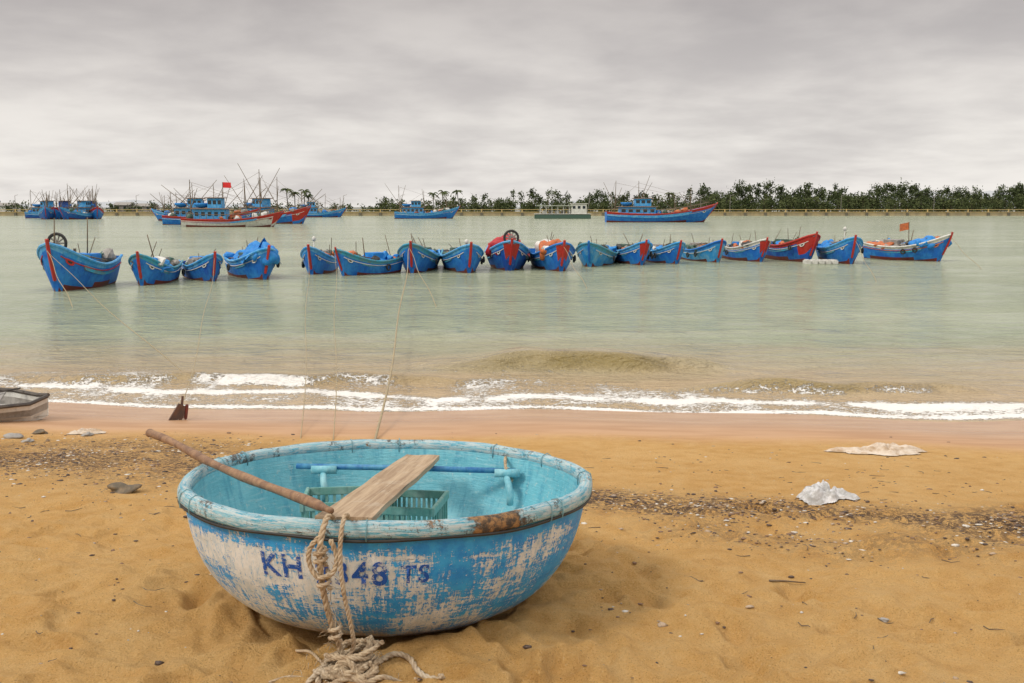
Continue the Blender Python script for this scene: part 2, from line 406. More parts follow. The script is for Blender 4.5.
bl=g.mix(g.ss(g.noise(uv,14,5,.7),.35,.65),(.015,.26,.68),(.04,.40,.80))
wh=g.mix(g.ss(g.noise(uv,9,7,.7),.4,.65),(.80,.80,.77),(.60,.62,.60))
wh=g.mix(g.ss(g.noise(g.scale(uv,(30,8,1)),2,7,.8),.50,.62,0,.6),wh,(.22,.44,.62))
c=g.mix(isblue,wh,bl)
dirt=g.m('MULTIPLY',g.ss(oz,.15,.0),g.ss(g.noise(uv,6,6,.7),.40,.56))
c=g.mix(g.m('MULTIPLY',dirt,.95),c,(.32,.17,.06))
crk=g.m('MULTIPLY',g.ss(g.noise(g.scale(uv,(3,30,1)),3,8,.8,.5),.60,.66),.8)
c=g.mix(crk,c,(.10,.12,.13))
g.l(c,b.inputs['Base Color']); b.inputs['Roughness'].default_value=.5
hb=g.m('ADD',g.m('MULTIPLY',isblue,.35),g.m('ADD',g.m('MULTIPLY',streakV,.7),g.m('MULTIPLY',fine,.7)))
g.l(g.bump(hb,.6,.009),b.inputs['Normal'])
INN,nt,b=newmat('hull_inner_turquoise'); g=N(nt); o=g.obj(); uv=g.n('ShaderNodeUVMap',uv_map='hull').outputs[0]
c=g.mix(g.ss(g.noise(o,3,6,.6),.35,.65),(.13,.45,.55),(.23,.58,.67))
c=g.mix(g.ss(g.noise(g.scale(uv,(16,3,1)),1.4,6,.7),.48,.66,0,.6),c,(.055,.31,.45))
c=g.mix(g.ss(g.noise(g.scale(uv,(3,24,1)),1.6,8,.8),.52,.64,0,.5),c,(.40,.62,.66))
c=g.mix(g.ss(g.noise(uv,24,7,.85),.56,.64,0,.7),c,(.50,.62,.60))
c=g.mix(g.ss(g.noise(g.scale(uv,(6,20,1)),2,8,.85),.60,.66,0,.7),c,(.12,.15,.14))
g.l(c,b.inputs['Base Color']); b.inputs['Roughness'].default_value=.42
g.l(g.bump(g.m('ADD',g.noise(g.scale(uv,(3,20,1)),4,6,.7),g.noise(uv,22,6,.7)),.45,.010),b.inputs['Normal'])
RIM,nt,b=newmat('rim_worn_paint'); g=N(nt); o=g.obj(); uv=g.n('ShaderNodeUVMap',uv_map='hull').outputs[0]
c=g.mix(g.ss(g.noise(g.scale(uv,(4,20,1)),1.6,8,.75),.40,.56),(.06,.38,.54),(.30,.58,.66))
c=g.mix(g.ss(g.noise(g.scale(uv,(5,40,1)),2.2,8,.85),.47,.54,0,.85),c,(.66,.70,.68))
c=g.mix(g.ss(g.noise(o,7,9,.9,.3),.545,.575,0,.9),c,(.08,.06,.045))
c=g.mix(g.ss(g.noise(o,3.1,8,.8,.2),.59,.61,0,.9),c,(.28,.15,.06))
# broken, stained part of the rim band
vd=g.n('ShaderNodeVectorMath',operation='DISTANCE'); g.l(g.scale(o,(.55,1,1)),vd.inputs[0]); vd.inputs[1].default_value=(.52*.55,-.77,.545)
dmg=g.ss(g.m('ADD',vd.outputs['Value'],g.m('MULTIPLY',g.m('SUBTRACT',g.noise(o,22,6,.8),.5),.16)),.105,.075)
dc=g.mix(g.ss(g.noise(o,30,5,.7),.4,.6),(.42,.22,.08),(.07,.05,.035)); c=g.mix(dmg,c,dc)
g.l(c,b.inputs['Base Color']); b.inputs['Roughness'].default_value=.55
g.l(g.bump(g.m('SUBTRACT',g.noise(g.scale(uv,(4,30,1)),3,8,.8),g.m('MULTIPLY',dmg,.5)),.9,.014),b.inputs['Normal'])
lathe('hull_outer',resamp(prof,5),HULL,parent=bb)
pin=[(max(r-.028,0),z+.022) for r,z in prof[:-1]]+[(.887,.54)]
lathe('hull_inner',resamp(pin,4),INN,parent=bb)
rimp=[(.885,.518),(.883,.545),(.887,.560),(.899,.569),(.917,.572),(.932,.565),(.940,.552),(.942,.532),(.939,.517),(.932,.510),(.914,.508)]
lathe('rim_band',rimp,RIM,n=300,parent=bb,closed=True,wz=.0022)
mb=MB()
n=240
mb.tube([( .934*wob(2*math.pi*k/n)*math.cos(2*math.pi*k/n), .934*wob(2*math.pi*k/n)*math.sin(2*math.pi*k/n), .505+.003*math.sin(9*2*math.pi*k/n)) for k in range(n+1)],.0065,6)
mb.obj('rim_under_cord',[BLACK],True,bb)
mb=MB()
for k in range(13):
    a=2*math.pi*k/13+.2*math.sin(k*3)+.1
    q=wob(a); pts=[]
    for (r,z) in [(.918,.498),(.944,.505),(.947,.535),(.940,.563),(.917,.577),(.890,.569),(.877,.55),(.880,.512)]:
        pts.append((r*q*math.cos(a),r*q*math.sin(a),z))
    mb.tube(pts,.0026,5)
mb.obj('rim_lashings',[paint('lash',(.20,.42,.48),(.15,.25,.28),.5,20)],True,bb)
LET,nt,b=newmat('letter_paint'); g=N(nt); o=g.obj()
tr=g.n('ShaderNodeBsdfTransparent'); mx=g.n('ShaderNodeMixShader'); b.inputs['Base Color'].default_value=(.005,.085,.40,1); b.inputs['Roughness'].default_value=.5
g.l(b.outputs[0],mx.inputs[1]); g.l(tr.outputs[0],mx.inputs[2])
g.l(mx.outputs[0],nt.nodes['Material Output'].inputs[0])
g.l(g.ss(g.noise(g.scale(o,(1.6,1,2.2)),20,8,.85),.505,.56,0,1.0),mx.inputs[0])
def wraptext(txt,s0,z0,size):
    cu=bpy.data.curves.new('t','FONT'); cu.body=txt; cu.size=size; cu.space_character=1.15; cu.offset=size*.022
    to=bpy.data.objects.new('t',cu); COL.objects.link(to)
    dg=bpy.context.evaluated_depsgraph_get(); me=bpy.data.meshes.new_from_object(to.evaluated_get(dg))
    bm=bmesh.new(); bm.from_mesh(me); bmesh.ops.triangulate(bm,faces=bm.faces)
    bmesh.ops.subdivide_edges(bm,edges=[e for e in bm.edges if e.calc_length()>.03],cuts=1)
    for v in bm.verts:
        s=s0+v.co.x; z=z0+v.co.y; a=-math.pi/2+s/.9; r=rz(z)*wob(a)+.004
        v.co=Vector((r*math.cos(a),r*math.sin(a),z))
    bm.to_mesh(me); bm.free(); bpy.data.objects.remove(to)
    me.materials.clear(); me.materials.append(LET)
    ob=bpy.data.objects.new('registration_letters',me); COL.objects.link(ob); ob.parent=bb
wraptext('KH',-.43,.335,.130); wraptext('2348',-.19,.325,.130); wraptext('TS',.15,.33,.10)
mb=MB()
mb.tube([(-1.12,5.04,1.265),(-.55,5.06,1.25),(.02,5.05,1.235)],.015,12,0)
o1=mb.obj('crossbar',[paint('pole_blue',(.03,.17,.42),(.10,.35,.5),.5,12)],True); keep(o1,bb)
mb=MB()
for (x,y,z) in ((-.98,5.01,1.25),(-.03,5.00,1.235)):
    mb.tube([(x,y+.10,z-.02),(x,y+.02,z-.02),(x+.012,y-.035,z-.045),(x+.02,y-.05,z-.10),(x+.02,y-.045,z-.15)],.018,12,0)
    mb.tube([(x-.06,y+.02,z-.002),(x+.07,y+.02,z-.002)],.022,12,0)
o1=mb.obj('crossbar_brackets',[paint('pvc_cyan',(.30,.58,.64),(.12,.42,.52),.5,14)],True); keep(o1,bb)

WOOD,nt,b=newmat('weathered_wood'); g=N(nt); o=g.obj()
gr=g.noise(g.scale(o,(28,1.6,28)),1.2,8,.7,.4)
c=g.mix(g.ss(gr,.35,.65),(.50,.37,.24),(.30,.20,.12))
c=g.mix(g.ss(g.noise(o,7,5,.7),.5,.7,0,.5),c,(.52,.44,.34))
c=g.mix(g.ss(g.noise(g.scale(o,(40,1,40)),1.5,6,.8),.60,.67,0,.8),c,(.08,.05,.03))
g.l(c,b.inputs['Base Color']); b.inputs['Roughness'].default_value=.8; g.l(g.bump(gr,.6,.006),b.inputs['Normal'])
def plank(name,p0,p1,wd,th,par=None):
    p0=Vector(p0);p1=Vector(p1); L=(p1-p0).length
    bm=bmesh.new(); bmesh.ops.create_grid(bm,x_segments=6,y_segments=24,size=.5)
    for v in bm.verts:
        e=abs(v.co.y)*2; wob_=1+.03*math.sin(v.co.y*9)+.02*math.sin(v.co.y*23)
        v.co=Vector((v.co.x*wd*wob_*(1-.12*(v.co.y+.5)),v.co.y*L+(.012*math.sin(v.co.x*30) if e>.98 else 0),.004*math.sin(v.co.x*7)))
    gm=bmesh.ops.extrude_face_region(bm,geom=list(bm.faces))
    for v in gm['geom']:
        if isinstance(v,bmesh.types.BMVert): v.co.z-=th
    bmesh.ops.recalc_face_normals(bm,faces=bm.faces)
    me=bpy.data.meshes.new(name); bm.to_mesh(me); bm.free(); me.materials.append(WOOD)
    ob=bpy.data.objects.new(name,me); COL.objects.link(ob)
    yv=(p1-p0).normalized(); xv=yv.cross(Vector((0,0,1))).normalized(); zv=xv.cross(yv)
    M=Matrix((xv,yv,zv)).transposed().to_4x4(); M.translation=(p0+p1)/2; ob.matrix_world=M
    return ob
plank('wooden_plank',(-.63,3.60,1.452),(-.47,5.14,1.300),.205,.024)
mb=MB(); A=Vector((-1.90,5.11,1.418)); B_=Vector((-.67,3.56,1.478)); pts=[];rs=[]
for i in range(40):
    t=i/39; p=A.lerp(B_,t); p+=Vector((.006*math.sin(t*9),.004*math.sin(t*14),.008*math.sin(t*7+1))); pts.append(p)
    rs.append(.019+.002*math.sin(t*23)+(.004 if t<.02 else 0)-(.006 if t>.95 else 0))
mb.tube(pts,rs,12)
POLEW,nt,b=newmat('oar_wood'); g=N(nt); o=g.obj(); gr=g.noise(o,16,8,.75,.6)
c=g.mix(g.ss(gr,.35,.7),(.34,.20,.11),(.15,.08,.05)); c=g.mix(g.ss(g.noise(o,50,4,.7),.6,.7,0,.5),c,(.42,.33,.26)); g.l(c,b.inputs['Base Color']); b.inputs['Roughness'].default_value=.7; g.l(g.bump(gr,.6,.006),b.inputs['Normal'])
mb.obj('wooden_oar',[POLEW],True)
CRATE=paint('crate_green',(.13,.32,.28),(.28,.42,.38),.5,10)
def crate(cx,cy,cz,wd,dp,ht,rot):
    mb=MB(); t=.012
    mb.box((0,0,t/2),(wd,dp,t))
    for sx_ in (-1,1):
        mb.box((sx_*wd/2,0,ht-.02),(t*1.6,dp+.03,.04),bev=.003); mb.box((sx_*wd/2,0,ht*.45),(t,dp-.02,.03)); mb.box((sx_*wd/2,0,.03),(t,dp-.02,.05))
        for k in range(7): mb.box((sx_*wd/2,(k/6-.5)*(dp-.03),ht/2),(t*.8,.014,ht-.03))
    for sy_ in (-1,1):
        mb.box((0,sy_*dp/2,ht-.02),(wd-.02,t*1.5,.038),bev=.003); mb.box((0,sy_*dp/2,ht*.45),(wd-.02,t,.03)); mb.box((0,sy_*dp/2,.03),(wd-.02,t,.05))
        for k in range(10): mb.box(((k/9-.5)*(wd-.03),sy_*dp/2,ht/2),(.014,t*.8,ht-.03))
    ob=mb.obj('plastic_crate',[CRATE]); ob.location=(cx,cy,cz); ob.rotation_euler=(TILT,0,rot); return ob
crate(-.82,4.72,.855,.38,.34,.35,.12); crate(-.48,4.68,.855,.26,.36,.34,-.12)
ROPE,nt,b=newmat('rope_fibre'); g=N(nt); o=g.obj()
c=g.mix(g.ss(g.noise(o,30,5,.7),.35,.65),(.58,.46,.31),(.36,.25,.15)); c=g.mix(g.ss(g.noise(o,6,3,.6),.5,.7,0,.6),c,(.64,.56,.44)); g.l(c,b.inputs['Base Color']); b.inputs['Roughness'].default_value=.9
g.l(g.bump(g.noise(o,250,3,.7),.8,.003),b.inputs['Normal'])
mb=MB(); DY=.016
def R(pts,rad): rope_mesh(mb,[(x,y+DY,z) for x,y,z in pts],rad)
R([(-.66,3.68,1.30),(-.665,3.62,1.40),(-.672,3.575,1.455),(-.680,3.53,1.466),(-.690,3.485,1.43),(-.70,3.47,1.36),(-.70,3.49,1.25),(-.685,3.51,1.12),(-.66,3.54,1.0),(-.645,3.56,.93),(-.62,3.53,.895)],.012)
R([(-.62,3.66,1.33),(-.612,3.60,1.42),(-.612,3.56,1.466),(-.615,3.52,1.470),(-.62,3.475,1.43),(-.625,3.465,1.34),(-.62,3.49,1.2),(-.60,3.52,1.05),(-.60,3.55,.95),(-.64,3.51,.90)],.009)
R([(-.69,3.475,1.42),(-.735,3.475,1.37),(-.74,3.48,1.31),(-.71,3.475,1.26),(-.66,3.48,1.27),(-.64,3.48,1.33),(-.66,3.475,1.40)],.010)
for kx,kz in ((-.70,1.33),(-.69,1.24),(-.66,1.02)):
    pts=[]
    for i in range(12):
        a=i*1.25; pts.append((kx+.022*math.cos(a),3.482+.020*math.sin(a)+( .04 if kz<1.1 else 0),kz+.006*i-.03))
    R(pts,.0085)
r=random.Random(12); pts=[]
for i in range(46):
    a=i*.95+r.uniform(-.3,.3); q=.10*r.uniform(.3,1.25)
    x=-.63+q*math.cos(a)*1.1; y=3.56+q*math.sin(a)*.9; pts.append((x,y,gz(x,y)+.014+.075*math.exp(-(q/.08)**2)*r.uniform(.4,1)))
rope_mesh(mb,pts,.013)
pts=[]
for i in range(26):
    a=i*1.1+r.uniform(-.4,.4); q=.09*r.uniform(.3,1.2); x=-.60+q*math.cos(a)*1.1; y=3.60+q*math.sin(a)*.7
    pts.append((x,y,gz(x,y)+.05+.05*r.random()))
rope_mesh(mb,pts,.010)
def ground_rope(P,rad,h=.0):
    rope_mesh(mb,[(x,y,gz(x,y)+rad+h) for x,y in P],rad)
ground_rope([(-.60,3.55),(-.52,3.60),(-.46,3.68),(-.40,3.66),(-.36,3.60),(-.32,3.56),(-.27,3.53),(-.24,3.48),(-.26,3.42)],.012)
ground_rope([(-.62,3.50),(-.54,3.47),(-.48,3.50),(-.42,3.54),(-.37,3.51),(-.35,3.45)],.011)
ground_rope([(-.66,3.56),(-.74,3.53),(-.80,3.46),(-.78,3.38),(-.70,3.34)],.011)
ground_rope([(-.70,3.60),(-.78,3.68),(-.86,3.78),(-.93,3.92)],.006)
ground_rope([(-.72,3.55),(-.84,3.58),(-.92,3.56)],.006)
for i in range(110):
    x=-.63+r.gauss(0,.07); y=3.54+r.gauss(0,.06); z=gz(x,y)+.02+.06*r.random(); d=Vector((r.gauss(0,1),r.gauss(0,1),r.gauss(0,.5))).normalized()*.045
    mb.tube([(x,y,z),(x+d.x*.5,y+d.y*.5,z+.012),(x+d.x,y+d.y,z-.005)],.0012,3)
for i in range(70):
    t=r.random(); x=-.69+.03*t+r.gauss(0,.01); z=1.38-.45*t; y=3.490+.08*t; d=Vector((r.gauss(0,1),r.gauss(0,.6)-.3,-abs(r.gauss(0,1)))).normalized()*.05
    mb.tube([(x,y,z),(x+d.x*.5,y+d.y*.5,z+d.z*.3),(x+d.x,y+d.y,z+d.z)],.0011,3)
rope_mesh(mb,[(-.02,5.29,1.27),(-.03,5.20,1.285),(-.035,5.08,1.28),(-.03,5.02,1.25),(-.02,5.01,1.20),(.0,5.04,1.19),(-.02,5.09,1.24)],.009)
mb.obj('mooring_rope',[ROPE],True)

# ---------------------------------------------------------------- fishing boats
def hull_mesh(L,B,zs_,bowred=.0,draft=.35,nst=22,bowrise=.60,full=.62):
    """bow towards +X"""
    mb=MB(); hs=[0,.18,.34,.48,.62,.76,.88,1.0]
    def beam(t):
        return B/2*((.80+.20*math.sin(math.pi*min(t,.5))) if t<.5 else max(.012,math.cos((t-.5)*math.pi)**full if t<1 else .012))
    def sheer(t): return zs_*(.62+.16*max(0,(.4-t)/.4)**2+bowrise*max(0,(t-.4)/.6)**2.0)
    def P(t,h,side):
        zk=-draft+ (zs_*.28+draft)*max(0,(t-.9)/.1)**2
        z=zk+(sheer(t)-zk)*h; e=.34+.5*max(0,(t-.45)/.55)
        y=beam(t)*(h**e); rk=L*.10*max(0,(t-.55)/.45)**1.6
        return Vector((L*(t-.5)-rk*(1-h)**1.2,side*y,z))
    ts=[i/nst for i in range(nst+1)]
    for side in (1,-1):
        vs=[P(t,h,side) for t in ts for h in hs]; m=len(hs)
        for i in range(nst):
            for j in range(m-1):
                f=(i*m+j,(i+1)*m+j,(i+1)*m+j+1,i*m+j+1)
                if side<0: f=f[::-1]
                zc=(vs[f[0]].z+vs[f[1]].z+vs[f[2]].z+vs[f[3]].z)/4
                mi=2 if zc<.10*zs_ else (3 if (bowred>0 and ts[i]>1-bowred and j>=3) else (1 if j==m-2 else 0))
                mb.add([vs[k] for k in f],[(0,1,2,3)],mi)
    for j in range(len(hs)-1):
        a=P(0,hs[j],1);b_=P(0,hs[j],-1);c_=P(0,hs[j+1],-1);d=P(0,hs[j+1],1)
        mb.add([a,d,c_,b_],[(0,1,2,3)],0)
    for i in range(nst):
        t0,t1=ts[i],ts[i+1]; dp0=.28*zs_ if t0<.76 else .07*zs_; dp1=.28*zs_ if t1<.76 else .07*zs_
        q=[]
        for t,dp in ((t0,dp0),(t1,dp1)):
            bw=max(beam(t)-.05,.005); x=L*(t-.5); z=sheer(t); q.append([(x,bw,z),(x,bw*.96,z-dp),(x,-bw*.96,z-dp),(x,-bw,z)])
        for k in range(3):
            mb.add([q[0][k],q[1][k],q[1][k+1],q[0][k+1]],[(0,1,2,3)],5 if k==1 else 4)
    for side in (1,-1):
        mb.tube([P(t,1,side)+Vector((0,0,.01)) for t in ts],.045*zs_**.5,6,1)
        mb.tube([P(t,.82,side)+Vector((0,side*.01,0)) for t in ts[:-1]],.018*zs_**.5,5,6)
    st=[P(1,h,1) for h in (0,.2,.4,.6,.8,1)]; st=[Vector((p.x+.02,0,p.z)) for p in st]
    top=st[-1]+(st[-1]-st[-2]).normalized()*.12*zs_; mb.tube(st+[top],.055*zs_**.6,4,3)
    for t in (.25,.45,.62):
        mb.box((L*(t-.5),0,sheer(t)-.06),(.14,beam(t)*1.9,.05),7)
    for side in (1,-1): mb.box((L*.27,side*beam(.77)*.6,sheer(.77)+.08*zs_),(.07,.07,.3*zs_),7)
    for side in (1,-1):
        p=P(.87,.80,side); q=P(.90,.80,side); nrm=(q-p).cross(Vector((0,0,1))); nrm.normalize(); nrm*= (1 if nrm.y*side>0 else -1)
        for rad,mi,of in ((.09,6,.015),(.045,8,.022)):
            c0=(p+q)/2+nrm*of*zs_; u=(q-p).normalized(); vv=Vector((0,0,1)); vs=[c0+u*math.cos(a)*rad*1.6*zs_+vv*math.sin(a)*rad*zs_ for a in [2*math.pi*k/12 for k in range(12)]]
            mb.add(vs,[tuple(range(12))],mi)
    return mb,beam,sheer
def fishing_boat(x,y,head,L=6.2,B=1.75,zs=1.0,body=BLUE,top=BLUE2,bow=RED,bowred=.0,line=WHITE,items=(),roll=0,seed=0):
    e=empty('fishing_boat',(x,y,0),(math.radians(roll),0,math.radians(head)))
    mb,beam,sheer=hull_mesh(L,B,zs,bowred,full=.52)
    mb.obj('hull',[body,top,MAROON,bow,CYANI,DECK,line,POLE,BLACK],False,e)
    r=random.Random(seed)
    m0=MB()
    for q in range(4):
        t=r.uniform(.15,.4); y0=r.uniform(-.4,.4)*B; m0.tube([(L*(t-.5),y0,sheer(t)+.02),(L*(t-.5)+r.uniform(1.4,2.2),y0*.5+r.uniform(-.2,.2),sheer(.6)+r.uniform(.1,.35))],.022,5,0)
    for q in range(r.randint(2,4)):
        t=r.uniform(.1,.7); m0.tube([(L*(t-.5),r.uniform(-.3,.3),sheer(t)-.2),(L*(t-.5)+r.uniform(-.2,.2),r.uniform(-.4,.4),sheer(t)+r.uniform(.3,.9))],[.02,.012],5,0)
    for q in range(16):
        t=r.uniform(.08,.84); s=r.uniform(.18,.42); m0.blob((L*(t-.5),r.uniform(-.36,.36)*B,sheer(t)+.02+s*.15),(s*1.3,s,s*r.uniform(.6,1.1)),r.choice((1,1,2,3,4,5,5,6,6)),.35,2,r.randint(0,999))
    t=.32; m0.box((L*(t-.5),0,sheer(t)+.06),(.8,B*.42,.5),r.choice((5,6,1)),(0,0,0),.03)
    for q in range(2):
        t=r.uniform(.3,.8); sd_=r.choice((-1,1)); cx=L*(t-.5); cy=sd_*(beam(t)+.03); cz=sheer(t)-.24
        m0.tube([(cx+.11*math.cos(a),cy,cz+.11*math.sin(a)) for a in [2*math.pi*k/10 for k in range(11)]],.035,5,4)
    m0.obj('boat_gear',[POLE,NETG,WHITE,ORANGE,BLACK,NETB,GREY],False,e)
    for it in items:
        m2=MB(); k=it[0]
        if k=='net':
            t=it[1]
            for q in range(6): m2.blob((L*(t-.5)+r.uniform(-.45,.45),r.uniform(-.4,.4),sheer(t)-.12*zs+it[3]*.25),(r.uniform(.5,1.0),B*r.uniform(.3,.55),it[3]*r.uniform(.7,1.3)),0,.35,3,r.randint(0,999))
            m2.obj('net_pile',[it[2]],True,e)
        if k=='tarp':
            t=it[1]; h=it[3]; vs=[];fs=[]; nn=12
            for i in range(nn+1):
                for j in range(nn+1):
                    u=i/nn-.5; v=j/nn-.5; pk=max(0,1-abs(v)*2)*(.75+.25*math.sin(u*9+seed))
                    vs.append((L*(t-.5)+u*1.5,v*B*.9,sheer(t)-.02+h*pk+.06*math.sin(u*14+v*9)+.05*math.sin(v*17+u*5)))
            for i in range(nn):
                for j in range(nn): a=i*(nn+1)+j; fs.append((a,a+nn+1,a+nn+2,a+1))
            m2.add(vs,fs); m2.obj('tarpaulin',[it[2]],False,e)
        if k=='pole':
            t,h,lx,ly=it[1:5]; z=sheer(t); m2.tube([(L*(t-.5),0,z-.25),(L*(t-.5)+lx,ly,z+h)],[.028,.016],6); m2.obj('pole',[POLE],True,e)
        if k=='lamp':
            t,h=it[1:3]; z=sheer(t); m2.tube([(L*(t-.5),0,z-.25),(L*(t-.5),.05,z+h)],.02,6); m2.blob((L*(t-.5),.05,z+h+.08),(.16,.16,.22),0,.05,2,1); m2.obj('pole_float',[WHITE],True,e)
        if k=='drum':
            t=it[1]; z=sheer(t)+.34; xx=L*(t-.5)
            m2.tube([(xx,.28*math.cos(a),z+.28*math.sin(a)) for a in [2*math.pi*i/20 for i in range(21)]],.05,6,0)
            for i in range(5):
                a=math.pi*i/5; m2.tube([(xx,.27*math.cos(a),z+.27*math.sin(a)),(xx,-.27*math.cos(a),z-.27*math.sin(a))],.025,4,1)
            m2.box((xx,0,z-.4),(.4,.12,.4),1); m2.obj('net_winch',[BLACK,GREY],False,e)
        if k=='flag':
            t,h=it[1:3]; z=sheer(t); xx=L*(t-.5); m2.tube([(xx,0,z-.2),(xx,0,z+h)],.018,6,1)
            vs=[];fs=[]
            for i in range(7):
                for j in range(2): vs.append((xx-i*.09,.05*math.sin(i*1.2)*i/4,z+h-.02-j*.36-.02*i))
            for i in range(6): fs.append((i*2,i*2+2,i*2+3,i*2+1))
            m2.add(vs,fs,0); m2.obj('flag',[it[3],POLE],False,e)
        if k=='box':
            t=it[1]; m2.box((L*(t-.5),r.uniform(-.2,.2),sheer(t)+.05),(.7,.5,.4),0,None,.03); m2.box((L*(t-.5),r.uniform(-.2,.2),sheer(t)+.27),(.74,.54,.04),0); m2.obj('fish_box',[it[2]],False,e)
    return e
def dpos(px,py):   # bearing/declination of a point on the sea -> metres
    u=(341.5-py)/995.5; p=math.radians(7.7); dy=math.cos(p)+u*math.sin(p); dz=-math.sin(p)+u*math.cos(p); d=2.6/-dz
    return ((px-512)/995.5*d, d*dy)
FB=[
 (78,292,-24,dict(L=3.9,B=1.75,zs=1.22,body=BLUE,top=BLUE2,line=RED,items=(('drum',.84),('pole',.3,1.5,.3,.2),('pole',.9,1.0,.1,.1),('net',.4,NETG,.3)))),
 (154,286,-18,dict(L=3.2,B=1.3,zs=.86,top=CYANI,items=(('net',.5,NETB,.35),('pole',.35,1.1,.2,-.3)))),
 (204,282,16,dict(L=3.0,B=1.1,zs=.80,body=BLUE3,top=BLUE2,items=(('box',.5,GREY),('net',.3,NETG,.3)))),
 (253,281,16,dict(L=3.8,B=1.45,zs=.95,top=BLUE2,items=(('tarp',.66,NETB,.8),('tarp',.3,NETB,.5),('net',.8,NETB,.6)))),
 (320,276,-12,dict(L=3.8,B=1.2,zs=.9,items=(('lamp',.8,.5),('net',.4,NETG,.3)))),
 (366,277,-40,dict(L=3.4,B=1.3,zs=.84,top=CYANI,items=(('net',.4,NETB,.25),('pole',.5,.9,.3,.1)))),
 (419,274,-8,dict(L=5.2,B=1.62,zs=.97,top=CYANI,items=(('pole',.7,.8,.2,-.2),('net',.45,NETB,.5)))),
 (462,274,8,dict(L=5.2,B=1.6,zs=.94,bow=RED,items=(('net',.5,NETG,.45),('lamp',.7,.4)))),
 (507,272,3,dict(L=5.4,B=1.9,zs=1.02,body=BLUE3,top=BLUE2,bowred=.05,items=(('tarp',.62,REDT,.6),('net',.74,REDT,.75),('drum',.88),('pole',.5,1.0,-.3,.2)))),
 (552,273,10,dict(L=5.4,B=1.62,zs=.98,top=BLUE,bowred=.05,items=(('net',.68,ORANGE,.7),('net',.45,WHITE,.8)))),
 (596,268,-8,dict(L=5.2,B=1.75,zs=.88,top=CYANI,bow=BLUE,body=BLUE2,items=(('net',.5,NETG,.5),('box',.7,NETG)))),
 (631,266,16,dict(L=4.4,B=1.3,zs=.88,bowred=.05,items=(('pole',.6,.8,.2,.3),))),
 (664,265,20,dict(L=4.2,B=1.35,zs=.84,top=BLUE2,items=(('net',.5,NETG,.3),))),
 (704,263,22,dict(L=4.4,B=1.4,zs=.86,top=BLUE,body=BLUE2,items=(('net',.4,ORANGE,.35),('net',.6,NETG,.35)))),
 (746,262,24,dict(L=4.4,B=1.45,zs=.88,top=WHITE,bowred=.08,items=(('tarp',.4,NETB,.3),))),
 (791,262,28,dict(L=4.6,B=1.6,zs=1.08,body=BLUE3,top=RED,line=WHITE,bowred=.22,items=(('net',.5,NETG,.3),('pole',.6,.9,.1,.1)))),
 (840,264,16,dict(L=4.6,B=1.6,zs=1.0,top=BLUE2,items=(('net',.35,NETB,.5),('lamp',.6,.8)))),
 (908,261,60,dict(L=4.4,B=1.6,zs=1.05,body=BLUE,top=WHITE,bow=RED,line=ORANGE,items=(('net',.72,NETB,.5),('flag',.5,1.2,ORANGE),('pole',.5,.8,.2,.1),('net',.3,GREY,.35),('net',.15,ORANGE,.3)))),
]
bows=[]
for i,(px,py,rel,k) in enumerate(FB):
    x,y=dpos(px,py); L=k['L']; hd=270+math.degrees(math.atan2(-x,y))+rel; hr=math.radians(hd)
    yc=y+L*.46*abs(math.sin(hr)); xc=x*yc/y
    bows.append((xc+L*.5*math.cos(hr),yc+L*.5*math.sin(hr),k['zs']*1.05)); fishing_boat(xc,yc,hd,seed=i,roll=random.uniform(-3,3),**k)
x,y=dpos(818,263); mb=MB()
for k in range(5): mb.box((x-.6+k*.30,y-.3,.06),(.27,.6,.24),0,(0,0,.05*k),.05)
mb.obj('float_raft',[WHITE])

